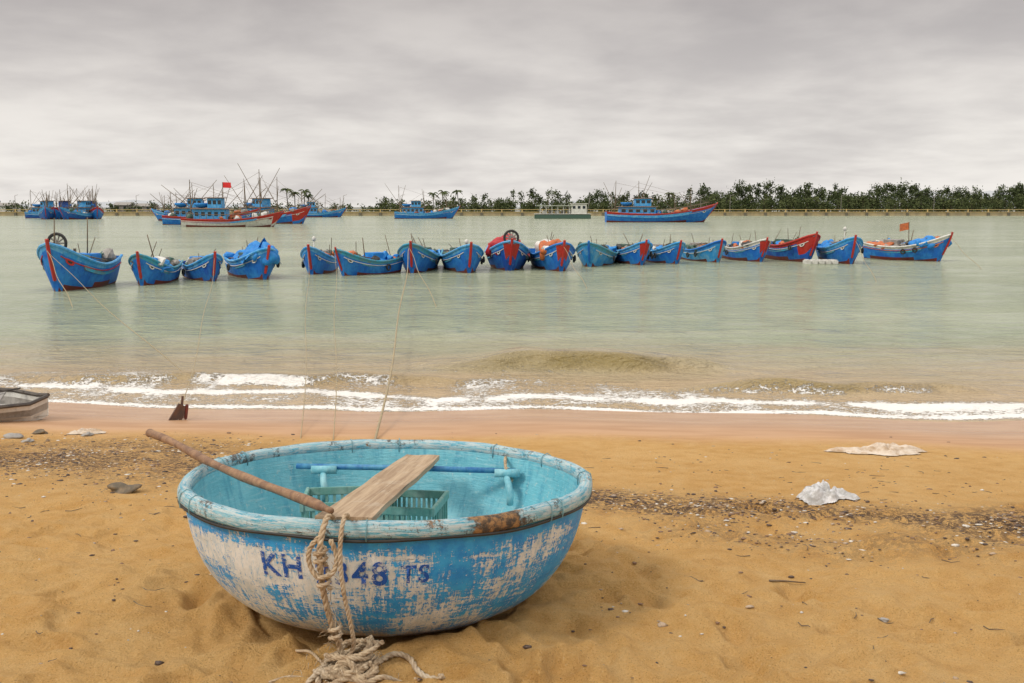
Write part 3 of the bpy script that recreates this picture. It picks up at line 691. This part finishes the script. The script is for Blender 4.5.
# ---------------------------------------------------------------- trawlers
def trawler(px,d,head,L,B,zs,body=BLUE,top=BLUE2,bow=RED,house=BLUE2,line=WHITE,masts=3,seed=0,roof=TIN,bowred=.0):
    r=random.Random(seed); x=(px-512)/995.5*d
    e=empty('fishing_trawler',(x,d,0),(0,0,math.radians(head)))
    mb,beam,sheer=hull_mesh(L,B,zs,bowred,draft=1.0,bowrise=.78)
    mb.obj('hull',[body,top,MAROON,bow,house,DECK,line,POLE,BLACK],False,e)
    h=MB(); zd=sheer(.25)-.3*zs; hx=-L*.22; hl=L*.32; hw=B*.62
    h.box((hx,0,zd+.9),(hl,hw,1.8),0,None,.04); h.box((hx,0,zd+1.86),(hl+.7,hw+.6,.12),1,None,.03)
    h.box((hx+hl*.15,0,zd+1.92+.65),(hl*.45,hw*.8,1.3),0,None,.04); h.box((hx+hl*.15,0,zd+3.28),(hl*.45+.6,hw*.8+.5,.12),1,None,.03)
    for s in (1,-1):
        for k in range(5): h.box((hx-hl*.4+k*hl*.2,s*(hw/2+.01),zd+1.2),(hl*.11,.04,.5),2)
        for k in range(3): h.box((hx+hl*.0+k*hl*.15,s*(hw*.4+.01),zd+2.7),(hl*.1,.04,.5),2)
        h.box((hx,s*(hw/2+.015),zd+.45),(hl*.98,.03,.2),3)
    h.obj('wheelhouse',[house,roof,GLASS,line],False,e)
    m=MB()
    for s in (1,-1):
        for k in range(14):
            t=.06+k*.066; m.box((L*(t-.5),s*beam(t)*.95,sheer(t)+.35),(.06,.06,.7))
        m.tube([(L*(t-.5),s*beam(t)*.95,sheer(t)+.7) for t in [.06+k*.066 for k in range(14)]],.04,4)
    for k in range(masts):
        mx=L*(-.42+.8*k/max(1,masts-1)*r.uniform(.8,1.05)); hh=r.uniform(4.5,7.5)
        m.tube([(mx,0,zs*.4),(mx+r.uniform(-.3,.3),0,hh)],[.09,.04],6)
        for q in range(2):
            m.tube([(mx,0,hh*.4),(mx+r.uniform(-4,4),r.uniform(-1,1),hh*r.uniform(.8,1.15))],[.06,.03],5)
        m.tube([(mx,0,hh*.95),(L*.46,0,sheer(.96)+.3)],.018,3); m.tube([(mx,0,hh*.95),(-L*.48,0,sheer(.02)+.3)],.018,3)
    m.obj('masts_and_rails',[POLE],False,e)
    c=MB()
    for k in range(16): 
        t=r.uniform(.08,.84); c.blob((L*(t-.5),r.uniform(-.9,.9)*B*.3,sheer(t)+.15),(r.uniform(.7,1.4),r.uniform(.7,1.2),r.uniform(.5,1.1)),k%5,.3,2,r.randint(0,999))
    bm=bmesh.new(); bmesh.ops.create_uvsphere(bm,u_segments=20,v_segments=8,radius=1.0)
    for v in bm.verts: v.co.z=min(v.co.z,.1)*.6
    c.bm(bm,Matrix.Translation((hx-hl*.3,0,zd+1.92+.62)),1)
    c.obj('deck_gear',[ORANGE,NETB,NETG,WHITE,GREY],True,e)
    return e
trawler(660,172,0,19,5.0,2.25,bow=RED,masts=4,seed=1,house=BLUE2,top=RED)
trawler(428,225,3,14.5,4.2,1.9,masts=3,seed=2,house=BLUE2)
trawler(236,132,4,13.0,3.8,1.45,body=WHITE,top=RED,line=RED,house=BLUE2,masts=2,seed=3,bowred=.1)
trawler(215,150,10,14,4.2,1.7,body=BLUE,top=RED,house=BLUE2,masts=4,seed=4)
trawler(276,158,-25,14,4.2,1.9,body=BLUE,top=RED,house=BLUE2,masts=4,seed=5,bowred=.2)
trawler(188,190,170,14,4.2,1.6,masts=4,seed=6,house=BLUE3)
trawler(322,255,6,13,4,1.7,masts=4,seed=7,house=BLUE2)
for k,(px,d,hd) in enumerate(((52,215,-70),(66,218,-80),(82,214,-100),(97,220,-60),(60,235,10))):
    trawler(px,d,hd,13,4.0,1.8,top=RED if k%2 else BLUE2,body=BLUE if k%2 else BLUE3,masts=4,seed=10+k,house=BLUE3 if k%2 else BLUE2)
mb=MB(); x=(226-512)/995.5*148
mb.tube([(x,148,2),(x,148,6.2)],.05,5,1)
mb.add([(x,148,6.2),(x+1.2,148.1,6.15),(x+1.25,148,5.35),(x,148,5.4)],[(0,1,2,3)],0); mb.obj('red_flag',[paint('flag_red',(.7,.02,.02),(.6,.03,.02),.2,2),POLE])
x=(562-512)/995.5*225; e=empty('barge',(x,225,0)); mb=MB()
mb.box((0,0,.45),(12.5,4,1.1),5,None,.15); mb.box((0,0,1.04),(12.7,4.2,.12),1,None,.03)
for k in range(6):
    for s in (-1,1): mb.box((-5+k*1.3,s*1.7,1.9),(.12,.12,1.7),1)
mb.box((-1.7,0,2.85),(8,4.2,.16),3,None,.03)
mb.box((3.6,-.6,2.15),(3.4,2.6,2.2),1,None,.05); mb.box((3.6,-.6,3.32),(3.8,3,.12),1)
for k in range(3): mb.box((2.5+k*1.1,-1.91,2.5),(.6,.04,.6),4)
mb.tube([(5.5,0,1),(6.2,0,5)],.07,5,2)
for k in range(5): mb.blob((-4+k*1.4,0,1.4),(1.1,1.5,1.0),1+(k%2),.2,2,k)
mb.obj('barge_body',[GREENP,WHITE,GREY,paint('roof_pale',(.50,.54,.46),(.4,.4,.34),.4,1),GLASS,NETG],False,e)

# ---------------------------------------------------------------- causeway
mb=MB(); Yc=298
mb.box((0,Yc,.35),(900,1.6,1.3),0); mb.box((0,Yc,1.08),(900,2.0,.16),1)
for k in range(150): 
    xx=-447+k*6; mb.box((xx,Yc-.9,.2),(.7,.5,1.5),2); mb.box((xx,Yc-.8,1.55),(.28,.28,.8),1)
mb.box((0,Yc-.8,1.80),(900,.12,.14),1)
mb.obj('causeway_wall',[CONC,paint('conc_light',(.60,.44,.18),(.42,.33,.18),.4,.5),paint('conc_dark',(.16,.14,.10),(.1,.09,.07),.4,.5)])

# ---------------------------------------------------------------- hills / trees / houses
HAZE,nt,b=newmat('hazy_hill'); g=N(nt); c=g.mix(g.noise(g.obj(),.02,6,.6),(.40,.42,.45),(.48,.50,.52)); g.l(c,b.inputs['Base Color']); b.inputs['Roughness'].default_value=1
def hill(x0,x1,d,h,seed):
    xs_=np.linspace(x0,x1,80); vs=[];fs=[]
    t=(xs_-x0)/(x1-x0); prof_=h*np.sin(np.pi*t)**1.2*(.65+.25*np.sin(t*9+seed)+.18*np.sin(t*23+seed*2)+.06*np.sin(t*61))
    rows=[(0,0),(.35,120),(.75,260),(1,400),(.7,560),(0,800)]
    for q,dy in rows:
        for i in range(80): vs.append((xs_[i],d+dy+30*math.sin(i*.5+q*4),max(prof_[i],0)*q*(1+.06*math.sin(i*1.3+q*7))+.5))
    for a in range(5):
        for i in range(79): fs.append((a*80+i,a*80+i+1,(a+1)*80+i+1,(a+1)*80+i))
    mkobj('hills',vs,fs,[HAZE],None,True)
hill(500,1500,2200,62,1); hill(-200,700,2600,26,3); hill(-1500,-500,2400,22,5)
def leafmat(name,a,b_):
    m,nt,b=newmat(name); g=N(nt); o=g.obj()
    c=g.mix(g.ss(g.noise(o,.35,5,.75),.38,.62),a,b_); g.l(c,b.inputs['Base Color']); b.inputs['Roughness'].default_value=.95; b.inputs['Specular IOR Level'].default_value=.1; return m
LEAF1=leafmat('casuarina_foliage',(.035,.050,.022),(.10,.125,.055)); LEAF2=leafmat('shrub_foliage',(.045,.065,.025),(.12,.14,.06)); BARK=leafmat('bark',(.05,.042,.03),(.09,.075,.06))
def tree(mb,x,y,z0,h,w,r,n=170,kind=0):
    lean=r.uniform(-.10,.10)*h
    top=Vector((x+lean,y,z0+h)); base=Vector((x,y,z0-.3))
    mb.tube([base,base.lerp(top,.5)+Vector((r.uniform(-.3,.3),0,0)),top],[.14,.09,.02],5,2)
    cl=[]
    for k in range(r.randint(7,13)):
        t=r.uniform(.15,.98); p=base.lerp(top,t); a=r.uniform(0,2*math.pi); rr=w*.5*(1.1-t*.75)*r.uniform(.2,1)
        q=p+Vector((math.cos(a)*rr,math.sin(a)*rr,r.uniform(.0,.5))); mb.tube([p-Vector((0,0,.5)),q],[.05,.02],3,2); cl.append((q,r.uniform(.6,1.3)*w*.25))
    vs=[];fs=[]
    for k in range(n):
        c,s=cl[r.randrange(len(cl))]
        p=c+Vector((r.gauss(0,.5)*s,r.gauss(0,.5)*s,r.gauss(0,.5)*s)); q=r.uniform(.25,.62)
        d1=Vector((r.gauss(0,1),r.gauss(0,.7),r.gauss(0,1.2))).normalized()*q; d2=Vector((r.gauss(0,1),r.gauss(0,.7),r.gauss(0,1))).normalized()*q*.8
        o=len(vs); vs+=[p,p+d1,p+d1*.6+d2,p+d2*.8-d1*.2]; fs.append((o,o+1,o+2,o+3))
    mb.add(vs,fs,kind)
r=random.Random(5); mb=MB()
def addpx(px,d,h,w,n,kind=0): tree(mb,(px-512)/995.5*d,d,.8,h,w,r,n,kind)
def clump(px): return .5+.5*math.sin(px*.071+1)*math.sin(px*.023+.5)+.25*math.sin(px*.19)
px=698
while px<1135:
    cl_=clump(px); h=(5.2+3.6*max(0,min(1,cl_+.25)))*r.uniform(.78,1.12); addpx(px,r.uniform(318,350),h,r.uniform(3.2,6.2),int(r.uniform(300,460))); px+=r.uniform(1.2,5.0)
for px in np.arange(696,1140,4.0): addpx(px+r.uniform(-4,4),r.uniform(310,318),r.uniform(2.4,5.0),r.uniform(4,6.5),int(r.uniform(160,260)),1)
px=500
while px<700:
    cl_=clump(px*1.7); h=(3.8+4.2*max(0,min(1,cl_)))*r.uniform(.72,1.15); addpx(px,r.uniform(318,360),h,r.uniform(2.4,5.0),int(r.uniform(180,320))); px+=r.uniform(2,8)
px=385
while px<500: addpx(px,r.uniform(320,350),r.uniform(2.2,5.4),r.uniform(2.4,4.5),int(r.uniform(140,240))); px+=r.uniform(3,10)
for px in np.arange(-60,390,8): addpx(px+r.uniform(-8,8),r.uniform(320,360),r.uniform(1.4,3.0),r.uniform(3,6),120,1)
for px in np.arange(385,700,5): addpx(px+r.uniform(-8,8),r.uniform(310,320),r.uniform(1.8,3.6),r.uniform(4,6),170,1)
mb.obj('distant_trees',[LEAF1,LEAF2,BARK])
def palm(px,d,h,seed):
    r=random.Random(seed); mb=MB(); x=(px-512)/995.5*d; pts=[]
    for i in range(8): t=i/7; pts.append((x+r.uniform(.6,.7)*(seed%3-1)*math.sin(t*1.4),d,.6+h*t))
    mb.tube(pts,[.2-.08*i/7 for i in range(8)],6,1); top=Vector(pts[-1])
    for k in range(16):
        a=2*math.pi*k/16+r.uniform(-.2,.2); el_=r.uniform(-.2,1.1); ln=r.uniform(1.7,2.5); prev=top
        for i in range(9):
            t=(i+1)/9; rad=ln*t*math.cos(el_*(1-t*.4)); zz=ln*(math.sin(el_)*t-.75*t*t)
            p=top+Vector((math.cos(a)*rad,math.sin(a)*rad,zz)); sd_=Vector((-math.sin(a),math.cos(a),0))*.36*math.sin(math.pi*min(1,t*.9+.1))
            mb.add([prev,p,p+sd_-Vector((0,0,.28)),prev+sd_*.8-Vector((0,0,.22))],[(0,1,2,3)],0)
            mb.add([prev,p,p-sd_-Vector((0,0,.28)),prev-sd_*.8-Vector((0,0,.22))],[(0,1,2,3)],0); prev=p
    mb.obj('palm_tree',[LEAF2,BARK])
for i,(px,h) in enumerate(((291,7.4),(297,6.4),(305,7.0),(312,5.6),(434,6.2),(442,6.9),(460,7.2),(668,6.5),(1012,7.5))): palm(px,315+i*3,h,i)
def house(px,d,wd,ht,mat,i):
    e=empty('house',((px-512)/995.5*d,d,.8)); m=MB()
    m.box((0,0,ht/2),(wd,6,ht),0); m.add([(-wd/2-.4,-3.4,ht),(wd/2+.4,-3.4,ht),(wd/2+.4,0,ht+1.0),(-wd/2-.4,0,ht+1.0),(wd/2+.4,3.4,ht),(-wd/2-.4,3.4,ht)],[(0,1,2,3),(3,2,4,5),(0,3,5),(1,4,2)],1)
    nwin=max(2,int(wd/2.2))
    for k in range(nwin): m.box((-wd/2+(k+.5)*wd/nwin,-3.02,1.5),(.9,.08,1.0),2)
    m.obj('house_body',[mat,GREY,GLASS],False,e)
for i,(px,wd,ht) in enumerate(((12,6,2.2),(128,5,2.4),(150,6,2.0))):
    house(px,345,wd,ht,(WHITE,GREY,GREY)[i%3],i)
mb=MB()
for px in (20,92,140,268,345,402,548,611,699,728,838,930):
    x=(px-512)/995.5*308; mb.tube([(x,308,.5),(x,308,6.0)],.07,5); mb.tube([(x,308,6.0),(x+1.2,307.5,6.3)],.05,4)
mb.obj('street_lamps',[GREY])

# ---------------------------------------------------------------- mooring lines to the boats
def line(name,a,b_,sag,rad=.008):
    mb=MB(); a=Vector(a);b_=Vector(b_); pts=[]
    for i in range(60):
        t=(i/59)**1.3; p=a.lerp(b_,t); p.z-=sag*4*t*(1-t); p.x+=.03*math.sin(t*11); pts.append(p)
    mb.tube(pts,rad,5); mb.obj(name,[paint('line_fibre',(.42,.33,.18),(.26,.21,.13),.4,6)],True)
line('mooring_line',(-1.36,9.6,gz(-1.36,9.6)),bows[6],.28,.014)
line('mooring_line',(-2.15,9.9,gz(-2.15,9.9)),bows[4],.22,.006)
line('mooring_line',(-1.80,9.8,gz(-1.8,9.8)),bows[5],.25,.006)
line('mooring_line',(-3.9,11.5,.25),bows[2],.2,.006)
line('mooring_line',(-4.5,14.2,.0),bows[0],.1,.007)
for (i,px,py) in ((6,440,310),(9,590,290),(16,880,285),(0,75,308),(17,985,270)):
    x,y=dpos(px,py); line('anchor_line',bows[i],(x,y,-.05),.1,.010)
# ---------------------------------------------------------------- beach objects
e=empty('rusty_anchor',(-3.88,11.45,gz(-3.88,11.45)),(0,0,.5)); mb=MB()
mb.tube([(-.02,0,-.08),(.01,0,.14),(.03,.01,.28)],[.020,.016,.014],8,0)
mb.add([(-.15,-.02,.0),(.02,-.03,.02),(.05,-.02,.16),(-.02,-.02,.20),(-.15,.02,.0),(.02,.03,.02),(.05,.02,.16),(-.02,.02,.20)],[(0,1,2,3),(7,6,5,4),(0,4,5,1),(1,5,6,2),(2,6,7,3),(3,7,4,0)],0)
mb.box((.06,0,.09),(.035,.05,.18),1,(0,.15,0),.01)
mb.obj('anchor_body',[paint('rust',(.07,.04,.03),(.15,.07,.04),.5,14),paint('rust_red',(.22,.04,.025),(.12,.04,.03),.5,14)],False,e)
# beached skiff at the left edge: pale hull, ribs, loose slats on top
e=empty('beached_skiff',(-6.25,11.0,gz(-6.25,11.0)+.02),(math.radians(6),math.radians(4),.22)); mb=MB(); r=random.Random(8)
SK=[(-1.1,.30),(-.6,.40),(0,.42),(.5,.34),(.8,.18),(.95,.02)]
for s in (-1,1):
    for j,(z0,z1,w0,w1,mi) in enumerate(((0,.09,.55,.8,1),(.09,.17,.8,.93,0),(.17,.24,.93,1.0,1))):
        for a in range(len(SK)-1):
            (xa,ya),(xb,yb)=SK[a],SK[a+1]; q=[(xa,s*ya*w0,z0),(xb,s*yb*w0,z0+(.05 if a==4 else 0)),(xb,s*yb*w1,z1+(.05 if a==4 else 0)),(xa,s*ya*w1,z1)]
            mb.add(q,[(0,1,2,3) if s<0 else (3,2,1,0)],mi)
    mb.tube([(x_,s*y_,.245+(.05 if i==5 else 0)) for i,(x_,y_) in enumerate(SK)],.022,6,3)
for a in range(len(SK)-1):
    (xa,ya),(xb,yb)=SK[a],SK[a+1]; mb.add([(xa,-ya*.7,.06),(xb,-yb*.7,.06),(xb,yb*.7,.06),(xa,ya*.7,.06)],[(0,1,2,3)],2)
for k in range(7): mb.box((-1.0+k*.24,.0,.262+.008*math.sin(k*3)),(.07,.74+r.uniform(-.1,.15)-(.25 if k>5 else 0),.018),k%3,(r.uniform(-.05,.05),r.uniform(-.06,.06),r.uniform(-.2,.2)),.004)
for k in range(3): mb.tube([(-.9+.4*k,-.35,.285),(-.2+.4*k,.25,.30)],.012,5,3)
for k in range(5): mb.blob((.1+.2*k,-.55+.1*r.random(),.01),(.16,.14,.12),r.choice((0,1)),.3,2,k)
mb.obj('skiff_body',[GREY,WHITE,paint('drift_brown',(.2,.15,.10),(.3,.26,.2),.5,9),paint('drift_dark',(.06,.05,.045),(.12,.10,.08),.5,9)],False,e)
def crumple(name,x,y,wd,dp,ht,mat,seed,rot):
    nn=64; I,J=np.meshgrid(np.arange(nn+1),np.arange(nn+1),indexing='ij'); u=I/nn*2-1; v=J/nn*2-1
    a=u*np.sqrt(np.maximum(0,1-v*v/2)); b_=v*np.sqrt(np.maximum(0,1-u*u/2)); q=np.hypot(a,b_); th=np.arctan2(v,u)
    rr=1+.16*np.sin(3*th+seed)+.10*np.sin(7*th)
    xx=a*wd/2*rr; yy=b_*dp/2*rr
    n_=vnoise(a*2.2,b_*2.2,1,seed)+1.2*np.abs(vnoise(a*4.5,b_*4.5,1,seed+1))-.2+.5*np.abs(vnoise(a*10,b_*10,1,seed+2))
    z=np.maximum(ht*(1-q**4)*(.5+.8*n_),.004)
    gx=x+xx*math.cos(rot)-yy*math.sin(rot); gy=y+xx*math.sin(rot)+yy*math.cos(rot)
    vs=[(gx[i,j],gy[i,j],gz(gx[i,j],gy[i,j])+z[i,j]+.006) for i in range(nn+1) for j in range(nn+1)]
    fs=[(i*(nn+1)+j,(i+1)*(nn+1)+j,(i+1)*(nn+1)+j+1,i*(nn+1)+j+1) for i in range(nn) for j in range(nn)]
    mkobj(name,vs,fs,[mat],None,True)
PLA,nt,b=newmat('white_plastic'); g=N(nt); c=g.mix(g.ss(g.noise(g.obj(),11,6,.75),.38,.6),(.66,.66,.67),(.38,.37,.35)); g.l(c,b.inputs['Base Color']); b.inputs['Roughness'].default_value=.35
CLO,nt,b=newmat('dirty_cloth'); g=N(nt); c=g.mix(g.ss(g.noise(g.obj(),7,6,.7),.4,.65),(.66,.57,.47),(.44,.32,.21)); g.l(c,b.inputs['Base Color']); b.inputs['Roughness'].default_value=.9
crumple('plastic_bag',2.19,6.78,.40,.36,.11,PLA,3,.15)
crumple('cloth_rag',3.42,9.05,.84,.42,.08,CLO,6,.05)
crumple('plastic_scrap',-4.45,10.2,.35,.25,.05,CLO,9,.3)
mb=MB(); r=random.Random(21)
base=[]
for s in range(6):
    bm=bmesh.new(); bmesh.ops.create_icosphere(bm,subdivisions=1,radius=.5)
    for v in bm.verts: v.co*= r.uniform(.7,1.25)
    bm.verts.index_update(); base.append(([v.co.copy() for v in bm.verts],[[v.index for v in f.verts] for f in bm.faces])); bm.free()
CN=180000; cx=rng.uniform(-5.6,5.4,CN); cy=rng.uniform(3.0,10.4,CN)
pr=.66*debrisf(cx,cy)*np.clip(.6+1.3*vnoise(cx,cy,.45,50)+.8*vnoise(cx,cy,.15,51),0,1)+.003
sel=np.where((rng.random(CN)<pr)&(np.abs(cx)<cy*.6+.4)&((cx-BC[0])**2+(cy-BC[1])**2>.8))[0][:15000]
for i in sel:
    x=float(cx[i]);y=float(cy[i])
    s=min(.034,r.lognormvariate(math.log(.0105),.5)); vs,fs=base[r.randrange(6)]; rot=Euler((r.uniform(0,6),r.uniform(0,6),r.uniform(0,6))).to_matrix(); z=gz(x,y)+s*.12
    sc3=Vector((s*r.uniform(.8,1.8),s,s*r.uniform(.3,.7))); C=Vector((x,y,z))
    mb.add([C+Vector((v.x*sc3.x,v.y*sc3.y,v.z*sc3.z)) for v in [rot@q for q in vs]],fs,r.choice((0,0,0,1,1,2,3)))
print('pebbles',len(sel))
mb.obj('pebbles_and_shells',[paint('peb_dark',(.07,.045,.035),(.12,.08,.055),.4,30),paint('peb_brown',(.20,.11,.06),(.30,.20,.12),.4,30),paint('peb_tan',(.42,.30,.19),(.5,.4,.3),.4,30),paint('shell_white',(.70,.66,.58),(.5,.45,.38),.4,30)],True)
for (x,y,s,mt) in ((-5.0,9.75,.12,'a'),(-4.72,9.5,.08,'a'),(-2.78,6.95,.13,'b'),(-4.9,10.1,.10,'b'),(1.62,4.15,.035,'a'),(-4.35,10.0,.08,'a')):
    mb=MB(); mb.blob((x,y,gz(x,y)+s*.15),(s*1.5,s,s*.6),0,.35,3,int(s*1000)); mb.obj('beach_stone',[GREY if mt=='a' else paint('weed',(.10,.08,.05),(.25,.17,.09),.5,12)],True)
mb=MB()
for i in range(150):
    x=r.uniform(-3.4,3.8); y=r.uniform(3.1,8.5)
    if (x-BC[0])**2+(y-BC[1])**2<1.0: continue
    a=r.uniform(0,6.28); L=r.uniform(.03,.12); pts=[]
    for k in range(4): xx=x+math.cos(a+.2*k)*L*k/3; yy=y+math.sin(a+.2*k)*L*k/3; pts.append((xx,yy,gz(xx,yy)+.004))
    mb.tube(pts,[.0028,.0024,.002,.001],4)
mb.tube([(1.28,4.75,gz(1.28,4.75)+.008),(1.36,4.76,gz(1.36,4.76)+.012),(1.47,4.78,gz(1.47,4.78)+.01)],[.006,.005,.003],5)
mb.obj('twigs',[POLE],True)
print('done')
